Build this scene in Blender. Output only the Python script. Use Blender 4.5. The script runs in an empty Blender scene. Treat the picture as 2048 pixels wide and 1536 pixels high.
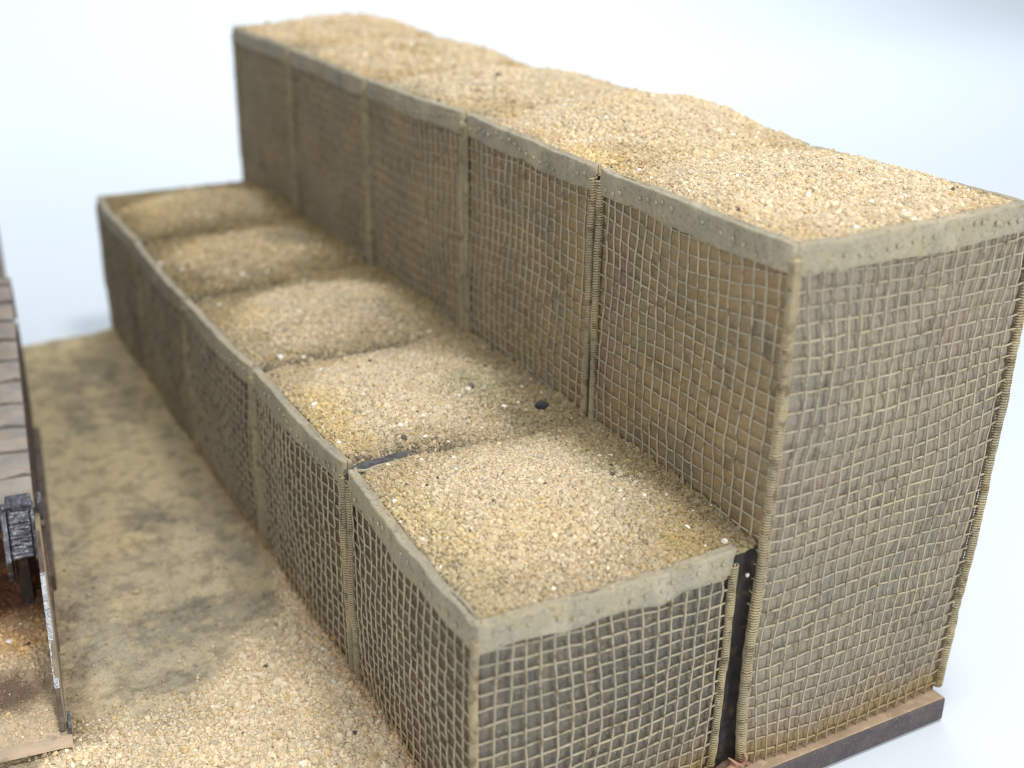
import bpy, bmesh, math, random
import numpy as np
from mathutils import Vector, Matrix, Euler

# ------------------------------------------------------------------ camera
sc = bpy.context.scene
col = sc.collection
CAM = np.array([-1.2705, -2.4719, 2.7271])
YAW, PITCH, ROLL, FPX = 0.5038, -0.4054, 0.0131, 2450.1
_d = np.array([math.cos(PITCH)*math.sin(YAW), math.cos(PITCH)*math.cos(YAW), math.sin(PITCH)])
_r = np.array([math.cos(YAW), -math.sin(YAW), 0.0]); _u = np.cross(_r, _d)
_r2 = _r*math.cos(ROLL)+_u*math.sin(ROLL); _u2 = -_r*math.sin(ROLL)+_u*math.cos(ROLL)
cd = bpy.data.cameras.new('camera'); cam = bpy.data.objects.new('camera', cd); col.objects.link(cam)
cam.matrix_world = Matrix(((_r2[0], _u2[0], -_d[0], CAM[0]), (_r2[1], _u2[1], -_d[1], CAM[1]),
                           (_r2[2], _u2[2], -_d[2], CAM[2]), (0, 0, 0, 1)))
cd.sensor_width = 36.0; cd.lens = FPX/2048*36.0
cd.clip_start = 0.05; cd.clip_end = 200
cd.dof.use_dof = True; cd.dof.focus_distance = 4.05; cd.dof.aperture_fstop = 0.74
sc.camera = cam
sc.render.resolution_x, sc.render.resolution_y = 1024, 768

# ------------------------------------------------------------------ light: a white photo tent with soft lamps, plus added fills
world = bpy.data.worlds.new('World'); sc.world = world; world.use_nodes = True
bg = world.node_tree.nodes['Background']
bg.inputs[0].default_value = (0.93, 0.97, 1.0, 1); bg.inputs[1].default_value = 0.37
def area(name, loc, target, size, energy, color):
    l = bpy.data.lights.new(name, 'AREA'); l.shape = 'SQUARE'; l.size = size; l.energy = energy; l.color = color
    o = bpy.data.objects.new(name, l); col.objects.link(o); o.location = loc
    o.rotation_euler = (Vector(target)-Vector(loc)).to_track_quat('-Z', 'Y').to_euler()
    return o
area('softbox_top', (1.6, -0.6, 9.5), (0.5, 1.6, 0.6), 1.8, 370, (1.0, 0.985, 0.96))
area('softbox_front', (3.2, -7.0, 4.2), (0.9, 0.6, 0.8), 2.0, 235, (1.0, 0.99, 0.97))
area('left_fill', (-3.6, -4.4, 3.6), (0.5, 0.8, 0.8), 1.6, 105, (1.0, 0.99, 0.97))  # fill lamp added to brighten the left-facing sides
area('rear_fill', (10.5, 13.0, 13.0), (11.0, 16.0, 0.0), 9.0, 1150, (0.97, 0.99, 1.0))  # fill lamp added to brighten the backdrop
area('rear_fill_side', (-2.0, 14.0, 13.0), (-4.0, 15.0, 0.0), 8.0, 600, (0.97, 0.99, 1.0))  # second added fill, evens out the backdrop
vs = sc.view_settings
vs.view_transform = 'Standard'; vs.look = 'None'; vs.exposure = 0.45; vs.gamma = 1.0
try: vs.use_curve_mapping = False
except Exception: pass
sc.cycles.use_denoising = True
sc.cycles.max_bounces = 6
sc.cycles.filter_width = 1.1

# ------------------------------------------------------------------ helpers
rng = np.random.default_rng(7)
def lin(r, g, b):
    f = lambda c: (c/255/12.92 if c/255 <= 0.04045 else ((c/255+0.055)/1.055)**2.4)
    return np.array([f(r), f(g), f(b)])
def vnoise(x, y, seed=0):
    x = np.asarray(x, float); y = np.asarray(y, float)
    xi = np.floor(x).astype(np.int64); yi = np.floor(y).astype(np.int64)
    fx = x-xi; fy = y-yi; fx = fx*fx*(3-2*fx); fy = fy*fy*(3-2*fy)
    def h(a, b):
        n = (a*374761393 + b*668265263 + seed*2147483647) & 0xFFFFFFFF
        n = ((n ^ (n >> 13))*1274126177) & 0xFFFFFFFF
        n = (n ^ (n >> 16)) & 0xFFFF
        return n/65535.0
    return ((h(xi, yi)*(1-fx)+h(xi+1, yi)*fx)*(1-fy)+(h(xi, yi+1)*(1-fx)+h(xi+1, yi+1)*fx)*fy)*2-1
def fbm(x, y, seed=0, oct=4, gain=0.5):
    s = 0; a = 1; t = 0
    for k in range(oct):
        s = s + a*vnoise(x*2**k, y*2**k, seed+k*17); t += a; a *= gain
    return s/t
def sstep(a, b, x):
    t = np.clip((np.asarray(x, float)-a)/(b-a), 0, 1); return t*t*(3-2*t)

def link(name, me, mat, parent=None, smooth=True):
    o = bpy.data.objects.new(name, me); col.objects.link(o)
    if mat is not None: me.materials.append(mat)
    if smooth: me.polygons.foreach_set('use_smooth', np.ones(len(me.polygons), bool))
    if parent is not None: o.parent = parent
    return o
def mesh_from(verts, faces, name='m'):
    me = bpy.data.meshes.new(name)
    me.from_pydata([tuple(v) for v in np.asarray(verts, float)], [], [tuple(int(i) for i in f) for f in faces]); me.update()
    return me
def quad_mesh(V, Q, name='m'):
    """fast quads-only mesh from numpy arrays"""
    V = np.ascontiguousarray(V, np.float32); Q = np.ascontiguousarray(Q, np.int32)
    me = bpy.data.meshes.new(name)
    me.vertices.add(len(V)); me.vertices.foreach_set('co', V.ravel())
    me.loops.add(Q.size); me.loops.foreach_set('vertex_index', Q.ravel())
    me.polygons.add(len(Q)); me.polygons.foreach_set('loop_start', np.arange(0, Q.size, 4, dtype=np.int32))
    me.update(calc_edges=True); me.validate()
    return me
def grid_quads(nu, nv, off=0, flip=False):
    i, j = np.meshgrid(np.arange(nu-1), np.arange(nv-1), indexing='ij')
    a = (i*nv+j).ravel(); b = ((i+1)*nv+j).ravel(); c = ((i+1)*nv+j+1).ravel(); d = (i*nv+j+1).ravel()
    q = np.stack([a, b, c, d] if not flip else [a, d, c, b], 1)
    return q+off
def add_color(me, C):
    at = me.color_attributes.new('gcol', 'FLOAT_COLOR', 'POINT')
    at.data.foreach_set('color', np.concatenate([C, np.ones((len(C), 1))], 1).astype(np.float32).ravel())
class MB:
    """collects quads/tris of several shapes into one mesh"""
    def __init__(s): s.v = []; s.f = []; s.n = 0
    def add(s, V, F):
        V = np.asarray(V, float)
        s.v.append(V); s.f += [tuple(int(i)+s.n for i in f) for f in F]; s.n += len(V)
    def tube(s, P, r, sides=6, caps=True):
        P = np.asarray(P, float); n = len(P); r = np.broadcast_to(r, (n,))
        T = np.gradient(P, axis=0); T /= np.linalg.norm(T, axis=1)[:, None]+1e-12
        ref = np.array([0, 0, 1.0]) if abs(T[:, 2]).mean() < 0.8 else np.array([1.0, 0, 0])
        A = np.cross(T, ref); A /= np.linalg.norm(A, axis=1)[:, None]+1e-12; B = np.cross(T, A)
        th = np.arange(sides)*2*math.pi/sides
        V = P[:, None, :]+(A[:, None, :]*np.cos(th)[None, :, None]+B[:, None, :]*np.sin(th)[None, :, None])*r[:, None, None]
        F = []
        for i in range(n-1):
            for k in range(sides):
                k2 = (k+1) % sides
                F.append((i*sides+k, i*sides+k2, (i+1)*sides+k2, (i+1)*sides+k))
        if caps:
            F.append(tuple(range(sides))[::-1]); F.append(tuple((n-1)*sides+k for k in range(sides)))
        s.add(V.reshape(-1, 3), F)
    def box(s, lo, hi, bev=0.0):
        bm = bmesh.new(); bmesh.ops.create_cube(bm, size=1)
        lo = Vector(lo); hi = Vector(hi)
        for v in bm.verts: v.co = Vector([(lo[k]+hi[k])/2+v.co[k]*(hi[k]-lo[k]) for k in range(3)])
        if bev: bmesh.ops.bevel(bm, geom=bm.edges[:], offset=bev, segments=2, affect='EDGES', profile=0.6)
        s.bm(bm)
    def bm(s, bm):
        bm.verts.index_update()
        s.add([v.co[:] for v in bm.verts], [[v.index for v in f.verts] for f in bm.faces]); bm.free()
    def mesh(s, name='m'): return mesh_from(np.concatenate(s.v), s.f, name)

# ------------------------------------------------------------------ materials
class NT:
    def __init__(s, name):
        s.m = bpy.data.materials.new(name); s.m.use_nodes = True; s.t = s.m.node_tree
        s.b = s.t.nodes['Principled BSDF']; s.pos = s.t.nodes.new('ShaderNodeNewGeometry').outputs['Position']
    def n(s, k, **kw):
        nd = s.t.nodes.new(k)
        for a, v in kw.items(): setattr(nd, a, v)
        return nd
    def l(s, a, b): s.t.links.new(a, b)
    def noise(s, scale, detail=4, rough=0.55, vec=None, off=(0, 0, 0), sc3=(1, 1, 1)):
        mp = s.n('ShaderNodeMapping'); mp.inputs['Location'].default_value = off; mp.inputs['Scale'].default_value = sc3
        s.l(vec or s.pos, mp.inputs['Vector'])
        t = s.n('ShaderNodeTexNoise'); t.inputs['Scale'].default_value = scale
        t.inputs['Detail'].default_value = detail; t.inputs['Roughness'].default_value = rough
        s.l(mp.outputs[0], t.inputs['Vector']); return t.outputs[0]
    def rng(s, v, lo, hi, a=0.0, b=1.0):
        r = s.n('ShaderNodeMapRange'); r.interpolation_type = 'SMOOTHSTEP'
        for k, x in zip((1, 2, 3, 4), (lo, hi, a, b)): r.inputs[k].default_value = x
        s.l(v, r.inputs[0]); return r.outputs[0]
    def math(s, op, a, b):
        m = s.n('ShaderNodeMath', operation=op)
        for k, x in enumerate((a, b)):
            if isinstance(x, (int, float)): m.inputs[k].default_value = x
            else: s.l(x, m.inputs[k])
        return m.outputs[0]
    def mix(s, fac, a, b, mode='MIX'):
        m = s.n('ShaderNodeMix', data_type='RGBA', blend_type=mode)
        for k, x in ((0, fac), (6, a), (7, b)):
            if isinstance(x, (int, float)): m.inputs[k].default_value = x
            elif isinstance(x, (tuple, list, np.ndarray)): m.inputs[k].default_value = (*[float(c) for c in x], 1)
            else: s.l(x, m.inputs[k])
        return m.outputs[2]
    def z(s):
        sp = s.n('ShaderNodeSeparateXYZ'); s.l(s.pos, sp.inputs[0]); return sp.outputs[2]
    def done(s, color, rough=0.85, bump=None, strength=0.3, dist=0.01, metal=0.0, spec=0.25):
        if isinstance(color, (tuple, list, np.ndarray)): s.b.inputs['Base Color'].default_value = (*[float(c) for c in color], 1)
        else: s.l(color, s.b.inputs['Base Color'])
        if isinstance(rough, (int, float)): s.b.inputs['Roughness'].default_value = rough
        else: s.l(rough, s.b.inputs['Roughness'])
        s.b.inputs['Metallic'].default_value = metal; s.b.inputs['Specular IOR Level'].default_value = spec
        if bump is not None:
            bp = s.n('ShaderNodeBump'); bp.inputs['Strength'].default_value = strength; bp.inputs['Distance'].default_value = dist
            s.l(bump, bp.inputs['Height']); s.l(bp.outputs[0], s.b.inputs['Normal'])
        return s.m

def fabric_mat(name, base, alt, green, pink, dust_top):
    t = NT(name)
    c = t.mix(t.rng(t.noise(3.2, 5), 0.34, 0.68), base, alt)
    c = t.mix(t.math('MULTIPLY', t.rng(t.noise(4.5, 4, off=(5, 1, 2)), 0.50, 0.68), 0.75), c, green)
    c = t.mix(t.math('MULTIPLY', t.rng(t.noise(2.6, 4, off=(1, 7, 3)), 0.52, 0.70), 0.65), c, pink)
    c = t.mix(t.math('MULTIPLY', t.rng(t.noise(26, 3, off=(2, 2, 9)), 0.50, 0.70), 0.3), c, lin(170, 158, 130))
    c = t.mix(t.math('MULTIPLY', t.rng(t.noise(17, 4, off=(9, 4, 1)), 0.53, 0.70), 0.35), c, lin(78, 70, 58))
    # dust and pigment that crept up from the ground
    zz = t.math('ADD', t.z(), t.math('MULTIPLY', t.math('SUBTRACT', t.noise(7, 4, off=(3, 3, 3)), 0.5), 0.22))
    dz = t.rng(zz, dust_top, 0.0)
    c = t.mix(t.math('MULTIPLY', dz, 0.55), c, lin(158, 128, 98))
    c = t.mix(t.math('MULTIPLY', t.rng(zz, 0.09, 0.02), 0.55), c, lin(150, 132, 78))
    c = t.mix(t.math('MULTIPLY', t.rng(t.noise(150, 3, off=(4, 1, 6)), 0.56, 0.70), 0.5), c, lin(186, 174, 146))
    b = t.math('ADD', t.noise(240, 2), t.math('MULTIPLY', t.noise(60, 3), 1.2))
    return t.done(c, 0.82, b, 0.6, 0.005, spec=0.2)
FAB_END = fabric_mat('liner_cloth_end', lin(143, 135, 121), lin(155, 144, 126), lin(136, 133, 122), lin(152, 135, 123), 0.22)
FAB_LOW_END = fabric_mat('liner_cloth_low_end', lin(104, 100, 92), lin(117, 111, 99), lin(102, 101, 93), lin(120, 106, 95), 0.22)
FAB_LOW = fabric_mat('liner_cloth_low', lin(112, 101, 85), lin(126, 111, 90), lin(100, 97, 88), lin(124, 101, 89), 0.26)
FAB_FRONT = fabric_mat('liner_cloth_front', lin(150, 132, 102), lin(168, 146, 107), lin(140, 133, 112), lin(158, 130, 112), 0.28)

def wire_mat(name, a, b):
    t = NT(name)
    c = t.mix(t.rng(t.noise(5, 4), 0.38, 0.64), a, b)
    c = t.mix(t.math('MULTIPLY', t.rng(t.noise(38, 3, off=(4, 4, 4)), 0.54, 0.68), 0.5), c, lin(184, 178, 160))
    c = t.mix(t.math('MULTIPLY', t.rng(t.noise(30, 3, off=(1, 4, 9)), 0.53, 0.66), 0.7), c, lin(108, 94, 68))
    zz = t.math('ADD', t.z(), t.math('MULTIPLY', t.math('SUBTRACT', t.noise(9, 4, off=(3, 3, 3)), 0.5), 0.16))
    c = t.mix(t.math('MULTIPLY', t.rng(zz, 0.14, 0.0), 0.6), c, lin(150, 130, 82))
    return t.done(c, 0.62, t.noise(160, 2), 0.25, 0.004, spec=0.4)
WIRE = wire_mat('dusty_wire', lin(172, 160, 134), lin(157, 149, 129))
COIL = wire_mat('dusty_coil', lin(184, 170, 134), lin(162, 150, 124))

def band_mat():
    t = NT('rim_cloth')
    c = t.mix(t.rng(t.noise(4, 4), 0.38, 0.64), lin(162, 153, 129), lin(149, 143, 125))
    c = t.mix(t.math('MULTIPLY', t.rng(t.noise(9, 4, off=(7, 1, 0), sc3=(1, 1, .4)), 0.54, 0.70), 0.55), c, lin(190, 178, 156))
    c = t.mix(t.math('MULTIPLY', t.rng(t.noise(8, 4, off=(2, 9, 0), sc3=(1, 1, .5)), 0.54, 0.72), 0.5), c, lin(124, 120, 107))
    c = t.mix(t.math('MULTIPLY', t.rng(t.noise(14, 4, off=(2, 3, 8)), 0.55, 0.70), 0.4), c, lin(164, 150, 104))
    c = t.mix(t.math('MULTIPLY', t.rng(t.noise(70, 3, off=(6, 3, 1)), 0.53, 0.66), 0.45), c, lin(106, 100, 84))
    c = t.mix(t.math('MULTIPLY', t.rng(t.noise(110, 3, off=(1, 3, 7)), 0.56, 0.68), 0.35), c, lin(192, 184, 162))
    b = t.math('ADD', t.noise(220, 2), t.math('MULTIPLY', t.noise(40, 3), 1.5))
    return t.done(c, 0.72, b, 0.5, 0.005, spec=0.3)
BAND = band_mat()

def sand_mat(name, inst, dk=0.55):
    t = NT(name)
    a = t.n('ShaderNodeAttribute', attribute_name='gcol'); a.attribute_type = 'INSTANCER' if inst else 'GEOMETRY'
    c = a.outputs['Color']
    if not inst:
        c = t.mix(t.math('MULTIPLY', t.rng(t.noise(70, 4), 0.40, 0.66), dk), c, t.mix(0.75, c, lin(112, 98, 74)))
        if dk < 0.5:
            c = t.mix(t.math('MULTIPLY', t.rng(t.noise(9, 6, 0.7, off=(1, 2, 3)), 0.46, 0.60), 0.65), c, t.mix(0.7, c, lin(96, 90, 76)))
            c = t.mix(t.math('MULTIPLY', t.rng(t.noise(13, 6, 0.7, off=(8, 2, 3)), 0.48, 0.64), 0.5), c, lin(206, 188, 148))
        c = t.mix(t.math('MULTIPLY', t.rng(t.noise(130, 2, off=(3, 1, 1)), 0.58, 0.72), 0.4), c, lin(214, 200, 172))
        b = t.math('ADD', t.noise(110, 3), t.math('MULTIPLY', t.noise(45, 3), 1.2))
        return t.done(c, 0.92, b, 0.8, 0.010, spec=0.15)
    c = t.mix(t.math('MULTIPLY', t.rng(t.noise(160, 2), 0.45, 0.70), 0.25), c, t.mix(0.6, c, lin(120, 92, 56)))
    return t.done(c, 0.78, spec=0.25)
SAND = sand_mat('sand_bed', False); GRAIN = sand_mat('sand_grain', True); EARTH = sand_mat('packed_earth', False, 0.22)

def plain(name, a, b, scale, rough=0.7, metal=0.0, c3=None, s3=20, bump=60, bs=0.3, spec=0.3):
    t = NT(name)
    c = t.mix(t.rng(t.noise(scale, 4), 0.38, 0.64), a, b)
    if c3 is not None: c = t.mix(t.math('MULTIPLY', t.rng(t.noise(s3, 4, off=(5, 5, 5)), 0.52, 0.66), 0.8), c, c3)
    return t.done(c, rough, t.noise(bump, 4), bs, 0.006, metal=metal, spec=spec)
SLOT = plain('black_slot_liner', lin(44, 42, 41), lin(56, 52, 49), 18, 0.8, c3=lin(84, 72, 56), s3=30)
DARK_LINER = plain('black_liner', lin(66, 66, 71), lin(92, 92, 97), 30, 0.75, c3=lin(98, 92, 82), s3=40)
BASE_M = plain('base_board', lin(172, 150, 126), lin(156, 136, 112), 8, 0.85, c3=lin(188, 168, 142), s3=30, bump=120)
BASE_SIDE = plain('base_edge', lin(78, 72, 74), lin(90, 82, 80), 12, 0.6, c3=lin(104, 94, 90), s3=90, bump=120)
def _paper():
    t = NT('white_paper')
    return t.done((0.665, 0.72, 0.785), 0.8, spec=0.1)
PAPER = _paper()
TRACK = plain('track_shoe_paint', lin(160, 152, 143), lin(142, 136, 131), 9, 0.7, c3=lin(156, 138, 118), s3=14, bump=40)
TRACK_DK = plain('track_frame_dark', lin(70, 56, 46), lin(52, 46, 44), 9, 0.7, c3=lin(98, 74, 58), s3=20)
STEEL = plain('gunmetal_steel', lin(104, 105, 112), lin(80, 80, 88), 30, 0.38, 0.75, c3=lin(150, 150, 152), s3=60, bump=70, bs=0.6)
SHINY = plain('scraped_steel', lin(205, 208, 212), lin(170, 174, 180), 60, 0.32, 0.85, c3=lin(120, 118, 116), s3=120, bump=220, bs=0.9)
DUSTY = plain('dusty_plate', lin(138, 128, 104), lin(120, 110, 92), 12, 0.7, c3=lin(150, 132, 104), s3=30)
PLATE = plain('dusty_lip_plate', lin(196, 176, 150), lin(176, 158, 136), 7, 0.8, c3=lin(150, 130, 112), s3=16)
BROWN = plain('brown_arm', lin(98, 84, 74), lin(76, 66, 60), 14, 0.6, 0.2, c3=lin(120, 102, 88), s3=40)
RUST = plain('rusty_back_plate', lin(98, 62, 44), lin(74, 52, 42), 9, 0.85, c3=lin(136, 94, 62), s3=22, bump=90, bs=0.6)
STONE_B = plain('black_stone', lin(46, 46, 50), lin(66, 66, 70), 60, 0.55, bump=200, bs=0.5)
STONE_G = plain('grey_stone', lin(92, 88, 86), lin(120, 112, 106), 60, 0.6, bump=200, bs=0.5)
STONE_W = plain('white_stone', lin(236, 230, 218), lin(222, 212, 196), 60, 0.5, bump=160, bs=0.3)
TWIG = plain('brown_scrap', lin(172, 134, 112), lin(138, 100, 82), 30, 0.7, bump=90, bs=0.4)

def tag(o, label=None, cat=None, group=None, kind=None):
    if label: o['label'] = label
    if cat: o['category'] = cat
    if group: o['group'] = group
    if kind: o['kind'] = kind
    return o
def empty(name, loc=(0, 0, 0), rz=0.0):
    o = bpy.data.objects.new(name, None); col.objects.link(o); o.location = loc; o.rotation_euler = (0, 0, rz); o.empty_display_size = 0.1
    return o

# ------------------------------------------------------------------ grains by geometry nodes
def grain_tree():
    ng = bpy.data.node_groups.new('grain_scatter', 'GeometryNodeTree')
    ng.interface.new_socket('Geometry', in_out='INPUT', socket_type='NodeSocketGeometry')
    ng.interface.new_socket('Geometry', in_out='OUTPUT', socket_type='NodeSocketGeometry')
    N = ng.nodes.new; L = ng.links.new
    gi = N('NodeGroupInput'); go = N('NodeGroupOutput')
    join = N('GeometryNodeJoinGeometry')
    for k in range(5):
        ico = N('GeometryNodeMeshIcoSphere'); ico.inputs['Radius'].default_value = 1.0; ico.inputs['Subdivisions'].default_value = 2
        sp = N('GeometryNodeSetPosition')
        nz = N('ShaderNodeTexNoise'); nz.noise_dimensions = '4D'; nz.inputs['W'].default_value = 3.7*k+1.3; nz.inputs['Scale'].default_value = 1.1
        nz.inputs['Detail'].default_value = 2.0
        sub = N('ShaderNodeVectorMath'); sub.operation = 'SUBTRACT'; sub.inputs[1].default_value = (0.5, 0.5, 0.5)
        scl = N('ShaderNodeVectorMath'); scl.operation = 'SCALE'; scl.inputs['Scale'].default_value = 1.9
        L(nz.outputs['Color'], sub.inputs[0]); L(sub.outputs[0], scl.inputs[0])
        L(ico.outputs['Mesh'], sp.inputs['Geometry']); L(scl.outputs[0], sp.inputs['Offset'])
        sm = N('GeometryNodeSetMaterial'); sm.inputs['Material'].default_value = GRAIN
        L(sp.outputs[0], sm.inputs[0])
        g2i = N('GeometryNodeGeometryToInstance'); L(sm.outputs[0], g2i.inputs[0]); L(g2i.outputs[0], join.inputs[0])
    iop = N('GeometryNodeInstanceOnPoints'); iop.inputs['Pick Instance'].default_value = True
    L(gi.outputs[0], iop.inputs['Points']); L(join.outputs[0], iop.inputs['Instance'])
    def attr(name, typ):
        a = N('GeometryNodeInputNamedAttribute'); a.data_type = typ; a.inputs['Name'].default_value = name
        return a.outputs['Attribute']
    e2r = N('FunctionNodeEulerToRotation'); L(attr('rot', 'FLOAT_VECTOR'), e2r.inputs[0]); L(e2r.outputs[0], iop.inputs['Rotation'])
    L(attr('scl', 'FLOAT_VECTOR'), iop.inputs['Scale'])
    L(attr('idx', 'INT'), iop.inputs['Instance Index'])
    L(iop.outputs[0], go.inputs[0])
    return ng
GRAINS = grain_tree()
def scatter(name, P, S, C, parent=None):
    n = len(P)
    me = bpy.data.meshes.new(name); me.vertices.add(n); me.vertices.foreach_set('co', P.astype(np.float32).ravel())
    at = me.attributes.new('rot', 'FLOAT_VECTOR', 'POINT'); at.data.foreach_set('vector', rng.uniform(0, 6.28, (n, 3)).astype(np.float32).ravel())
    at = me.attributes.new('scl', 'FLOAT_VECTOR', 'POINT'); at.data.foreach_set('vector', (S[:, None]*rng.uniform(0.7, 1.25, (n, 3))).astype(np.float32).ravel())
    at = me.attributes.new('idx', 'INT', 'POINT'); at.data.foreach_set('value', rng.integers(0, 5, n).astype(np.int32))
    at = me.attributes.new('gcol', 'FLOAT_COLOR', 'POINT')
    at.data.foreach_set('color', np.concatenate([C, np.ones((n, 1))], 1).astype(np.float32).ravel())
    me.materials.append(GRAIN); me.update()
    o = bpy.data.objects.new(name, me); col.objects.link(o)
    m = o.modifiers.new('grains', 'NODES'); m.node_group = GRAINS
    if parent is not None: o.parent = parent
    o['kind'] = 'stuff'
    return o
PAL = np.array([lin(228, 214, 186), lin(224, 206, 176), lin(212, 186, 142), lin(238, 228, 206), lin(200, 182, 152), lin(196, 190, 176), lin(218, 186, 128)])
PALW = np.array([.28, .24, .14, .14, .10, .06, .04])
def grain_colors(base, n, spread=0.5):
    """base: n x 3 patch colour; each grain takes its own shade round it"""
    k = rng.choice(len(PAL), n, p=PALW)
    ref = PAL[:2].mean(0)
    c = base*1.08*((PAL[k]/ref)**spread)*np.exp(rng.normal(0, 0.10, (n, 1)))
    w = rng.random(n); c[w < 0.007] = lin(240, 236, 226); c[(w > 0.007) & (w < 0.010)] = lin(96, 88, 78)
    return np.clip(c, 0.01, 0.9)
def soften(c):
    c = lin(*c)*1.15; return c*np.array([0.98, 1.04, 1.0])*0.80+c.mean()*0.20
def blob(x, y, cx, cy, rx, ry, soft=0.5):
    d = np.sqrt(((x-cx)/rx)**2+((y-cy)/ry)**2)+0.75*fbm(x*11, y*11, 5, 5, 0.62)
    return 1-sstep(1-soft, 1+soft, d)

# ------------------------------------------------------------------ setting: white paper sweep, base board, ground
TABLE_Z = -0.112
prof = [(-14, TABLE_Z), (14.0, TABLE_Z)]
for k in range(1, 25):
    a = math.radians(90*k/24); prof.append((14.0+6*math.sin(a), TABLE_Z+6-6*math.cos(a)))
prof.append((20.0, 16.0))
V = []; 
for y, z in prof: V += [(-26, y, z), (30, y, z)]
sweep = link('backdrop', mesh_from(V, [(2*i, 2*i+1, 2*i+3, 2*i+2) for i in range(len(prof)-1)]), PAPER)
tag(sweep, 'plain white paper backdrop sweeping up behind the diorama', 'backdrop', kind='structure')

bm = bmesh.new()
poly = [(-2.4, -0.085), (1.838, -0.085), (1.90, 5.26), (-2.4, 4.70)]
vb = [bm.verts.new((x, y, TABLE_Z+0.003)) for x, y in poly]; vt = [bm.verts.new((x, y, -0.012)) for x, y in poly]
bm.faces.new(vb[::-1]); bm.faces.new(vt)
for i in range(4): bm.faces.new((vb[i], vb[(i+1) % 4], vt[(i+1) % 4], vt[i]))
bmesh.ops.bevel(bm, geom=[e for e in bm.edges], offset=0.012, segments=3, affect='EDGES', profile=0.5)
bmesh.ops.recalc_face_normals(bm, faces=bm.faces[:])
me = bpy.data.meshes.new('base'); bm.to_mesh(me); bm.free()
me.materials.append(BASE_M); me.materials.append(BASE_SIDE)
for f in me.polygons: f.material_index = 0 if f.normal.z > 0.75 else 1
base = bpy.data.objects.new('base_board', me); col.objects.link(base)
tag(base, 'thin dusty brown base board with dark edges under the gabion wall', 'base', kind='structure')

def sandy(x, y):
    """how far the loose sand lies over the packed ground, 0..1 (near edge and along the wall)"""
    yb = np.interp(x, [-1.6, -0.95, -0.80, -0.72, -0.56, -0.34, -0.17, -0.03, 0.03], [0.95, 1.06, 1.15, 1.03, 1.12, 1.24, 1.33, 1.75, 2.3])
    return 1-sstep(-0.20, 0.24, y-yb+0.26*fbm(x*7, y*7, 31, 4))
def h_ground(x, y):
    s = sandy(x, y)
    h = 0.010*fbm(x*3, y*3, 1, 4)+0.006*fbm(x*14, y*14, 2, 3)+0.0055*fbm(x*38, y*38, 3, 3)
    h = h+s*(0.016+0.010*fbm(x*9, y*9, 4, 3)+0.006*fbm(x*40, y*40, 6, 2))
    h = h+0.03*sstep(-0.16, 0.0, x)*(0.6+0.5*fbm(x*5, y*5, 8, 3))
    return h
def c_ground(x, y):
    x = np.asarray(x, float); y = np.asarray(y, float)
    f = fbm(x*4, y*4, 11, 4)[..., None]; g = fbm(x*7, y*5, 13, 4)[..., None]
    c = lin(188, 172, 138)*np.ones(x.shape+(1,))
    c = c*(1-sstep(0.05, 0.5, f))+lin(200, 180, 136)*sstep(0.05, 0.5, f)
    w = sstep(0.0, 0.45, g)*0.8; c = c*(1-w)+lin(166, 154, 128)*w
    w = sstep(0.1, 0.5, fbm(x*2.5, y*2.5, 19, 3))[..., None]*0.6; c = c*(1-w)+lin(176, 166, 138)*w
    w = sstep(1.9, 3.2, y)[..., None]*0.45; c = c*(1-w)+lin(200, 180, 130)*w
    for cx, cy, rx, ry, k in [(-.25, 4.36, .10, .22, .6), (-.43, 3.76, .09, .25, .5), (-.39, 2.49, .10, .12, .7), (-.20, 3.85, .10, .28, .5),
                              (-.44, 4.25, .10, .2, .4), (-.76, 2.03, .10, .16, .35), (-.50, 1.62, .16, .16, .3), (-.25, 1.62, .16, .14, .4), (-.62, 1.28, .14, .08, .3)]:
        w = blob(x, y, cx, cy, rx, ry)[..., None]*k; c = c*(1-w)+lin(100, 96, 88)*w
    w = blob(x, y, -0.92, 1.9, 0.10, 1.3)[..., None]*0.5; c = c*(1-w)+lin(110, 84, 66)*w
    w = sandy(x, y)[..., None]; s = lin(216, 200, 170)*np.exp(0.18*fbm(x*5, y*5, 23, 3))[..., None]
    c = c*(1-w)+s*w
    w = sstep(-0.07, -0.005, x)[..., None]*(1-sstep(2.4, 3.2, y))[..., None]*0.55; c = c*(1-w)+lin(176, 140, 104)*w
    return c
xs = np.concatenate([np.linspace(-2.36, -1.35, 24)[:-1], np.linspace(-1.35, 0.06, 190)])
ys = np.concatenate([np.linspace(-0.07, 0.35, 14)[:-1], np.linspace(0.35, 2.4, 250)[:-1], np.linspace(2.4, 4.99, 170)])
X, Y = np.meshgrid(xs, ys, indexing='ij')
Z = h_ground(X, Y)
Y2 = Y.copy(); Y2 = Y*(1.0+0.0*X); far = sstep(4.5, 4.99, Y); Y2 = Y+far*(0.055*(X)+0.02*fbm(X*14, X*0, 3, 3))
edge = ((Y > 4.985) | (Y < -0.065) | (X < -2.355)); Z = np.where(edge, -0.03, Z)
me = quad_mesh(np.stack([X, Y2, Z], -1).reshape(-1, 3), grid_quads(len(xs), len(ys)))
add_color(me, c_ground(X, Y).reshape(-1, 3)*np.array([1.06, 1.09, 1.20]))
ground = link('ground', me, EARTH)
tag(ground, 'packed muddy sand ground in front of the gabion wall', 'ground', kind='structure')
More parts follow.
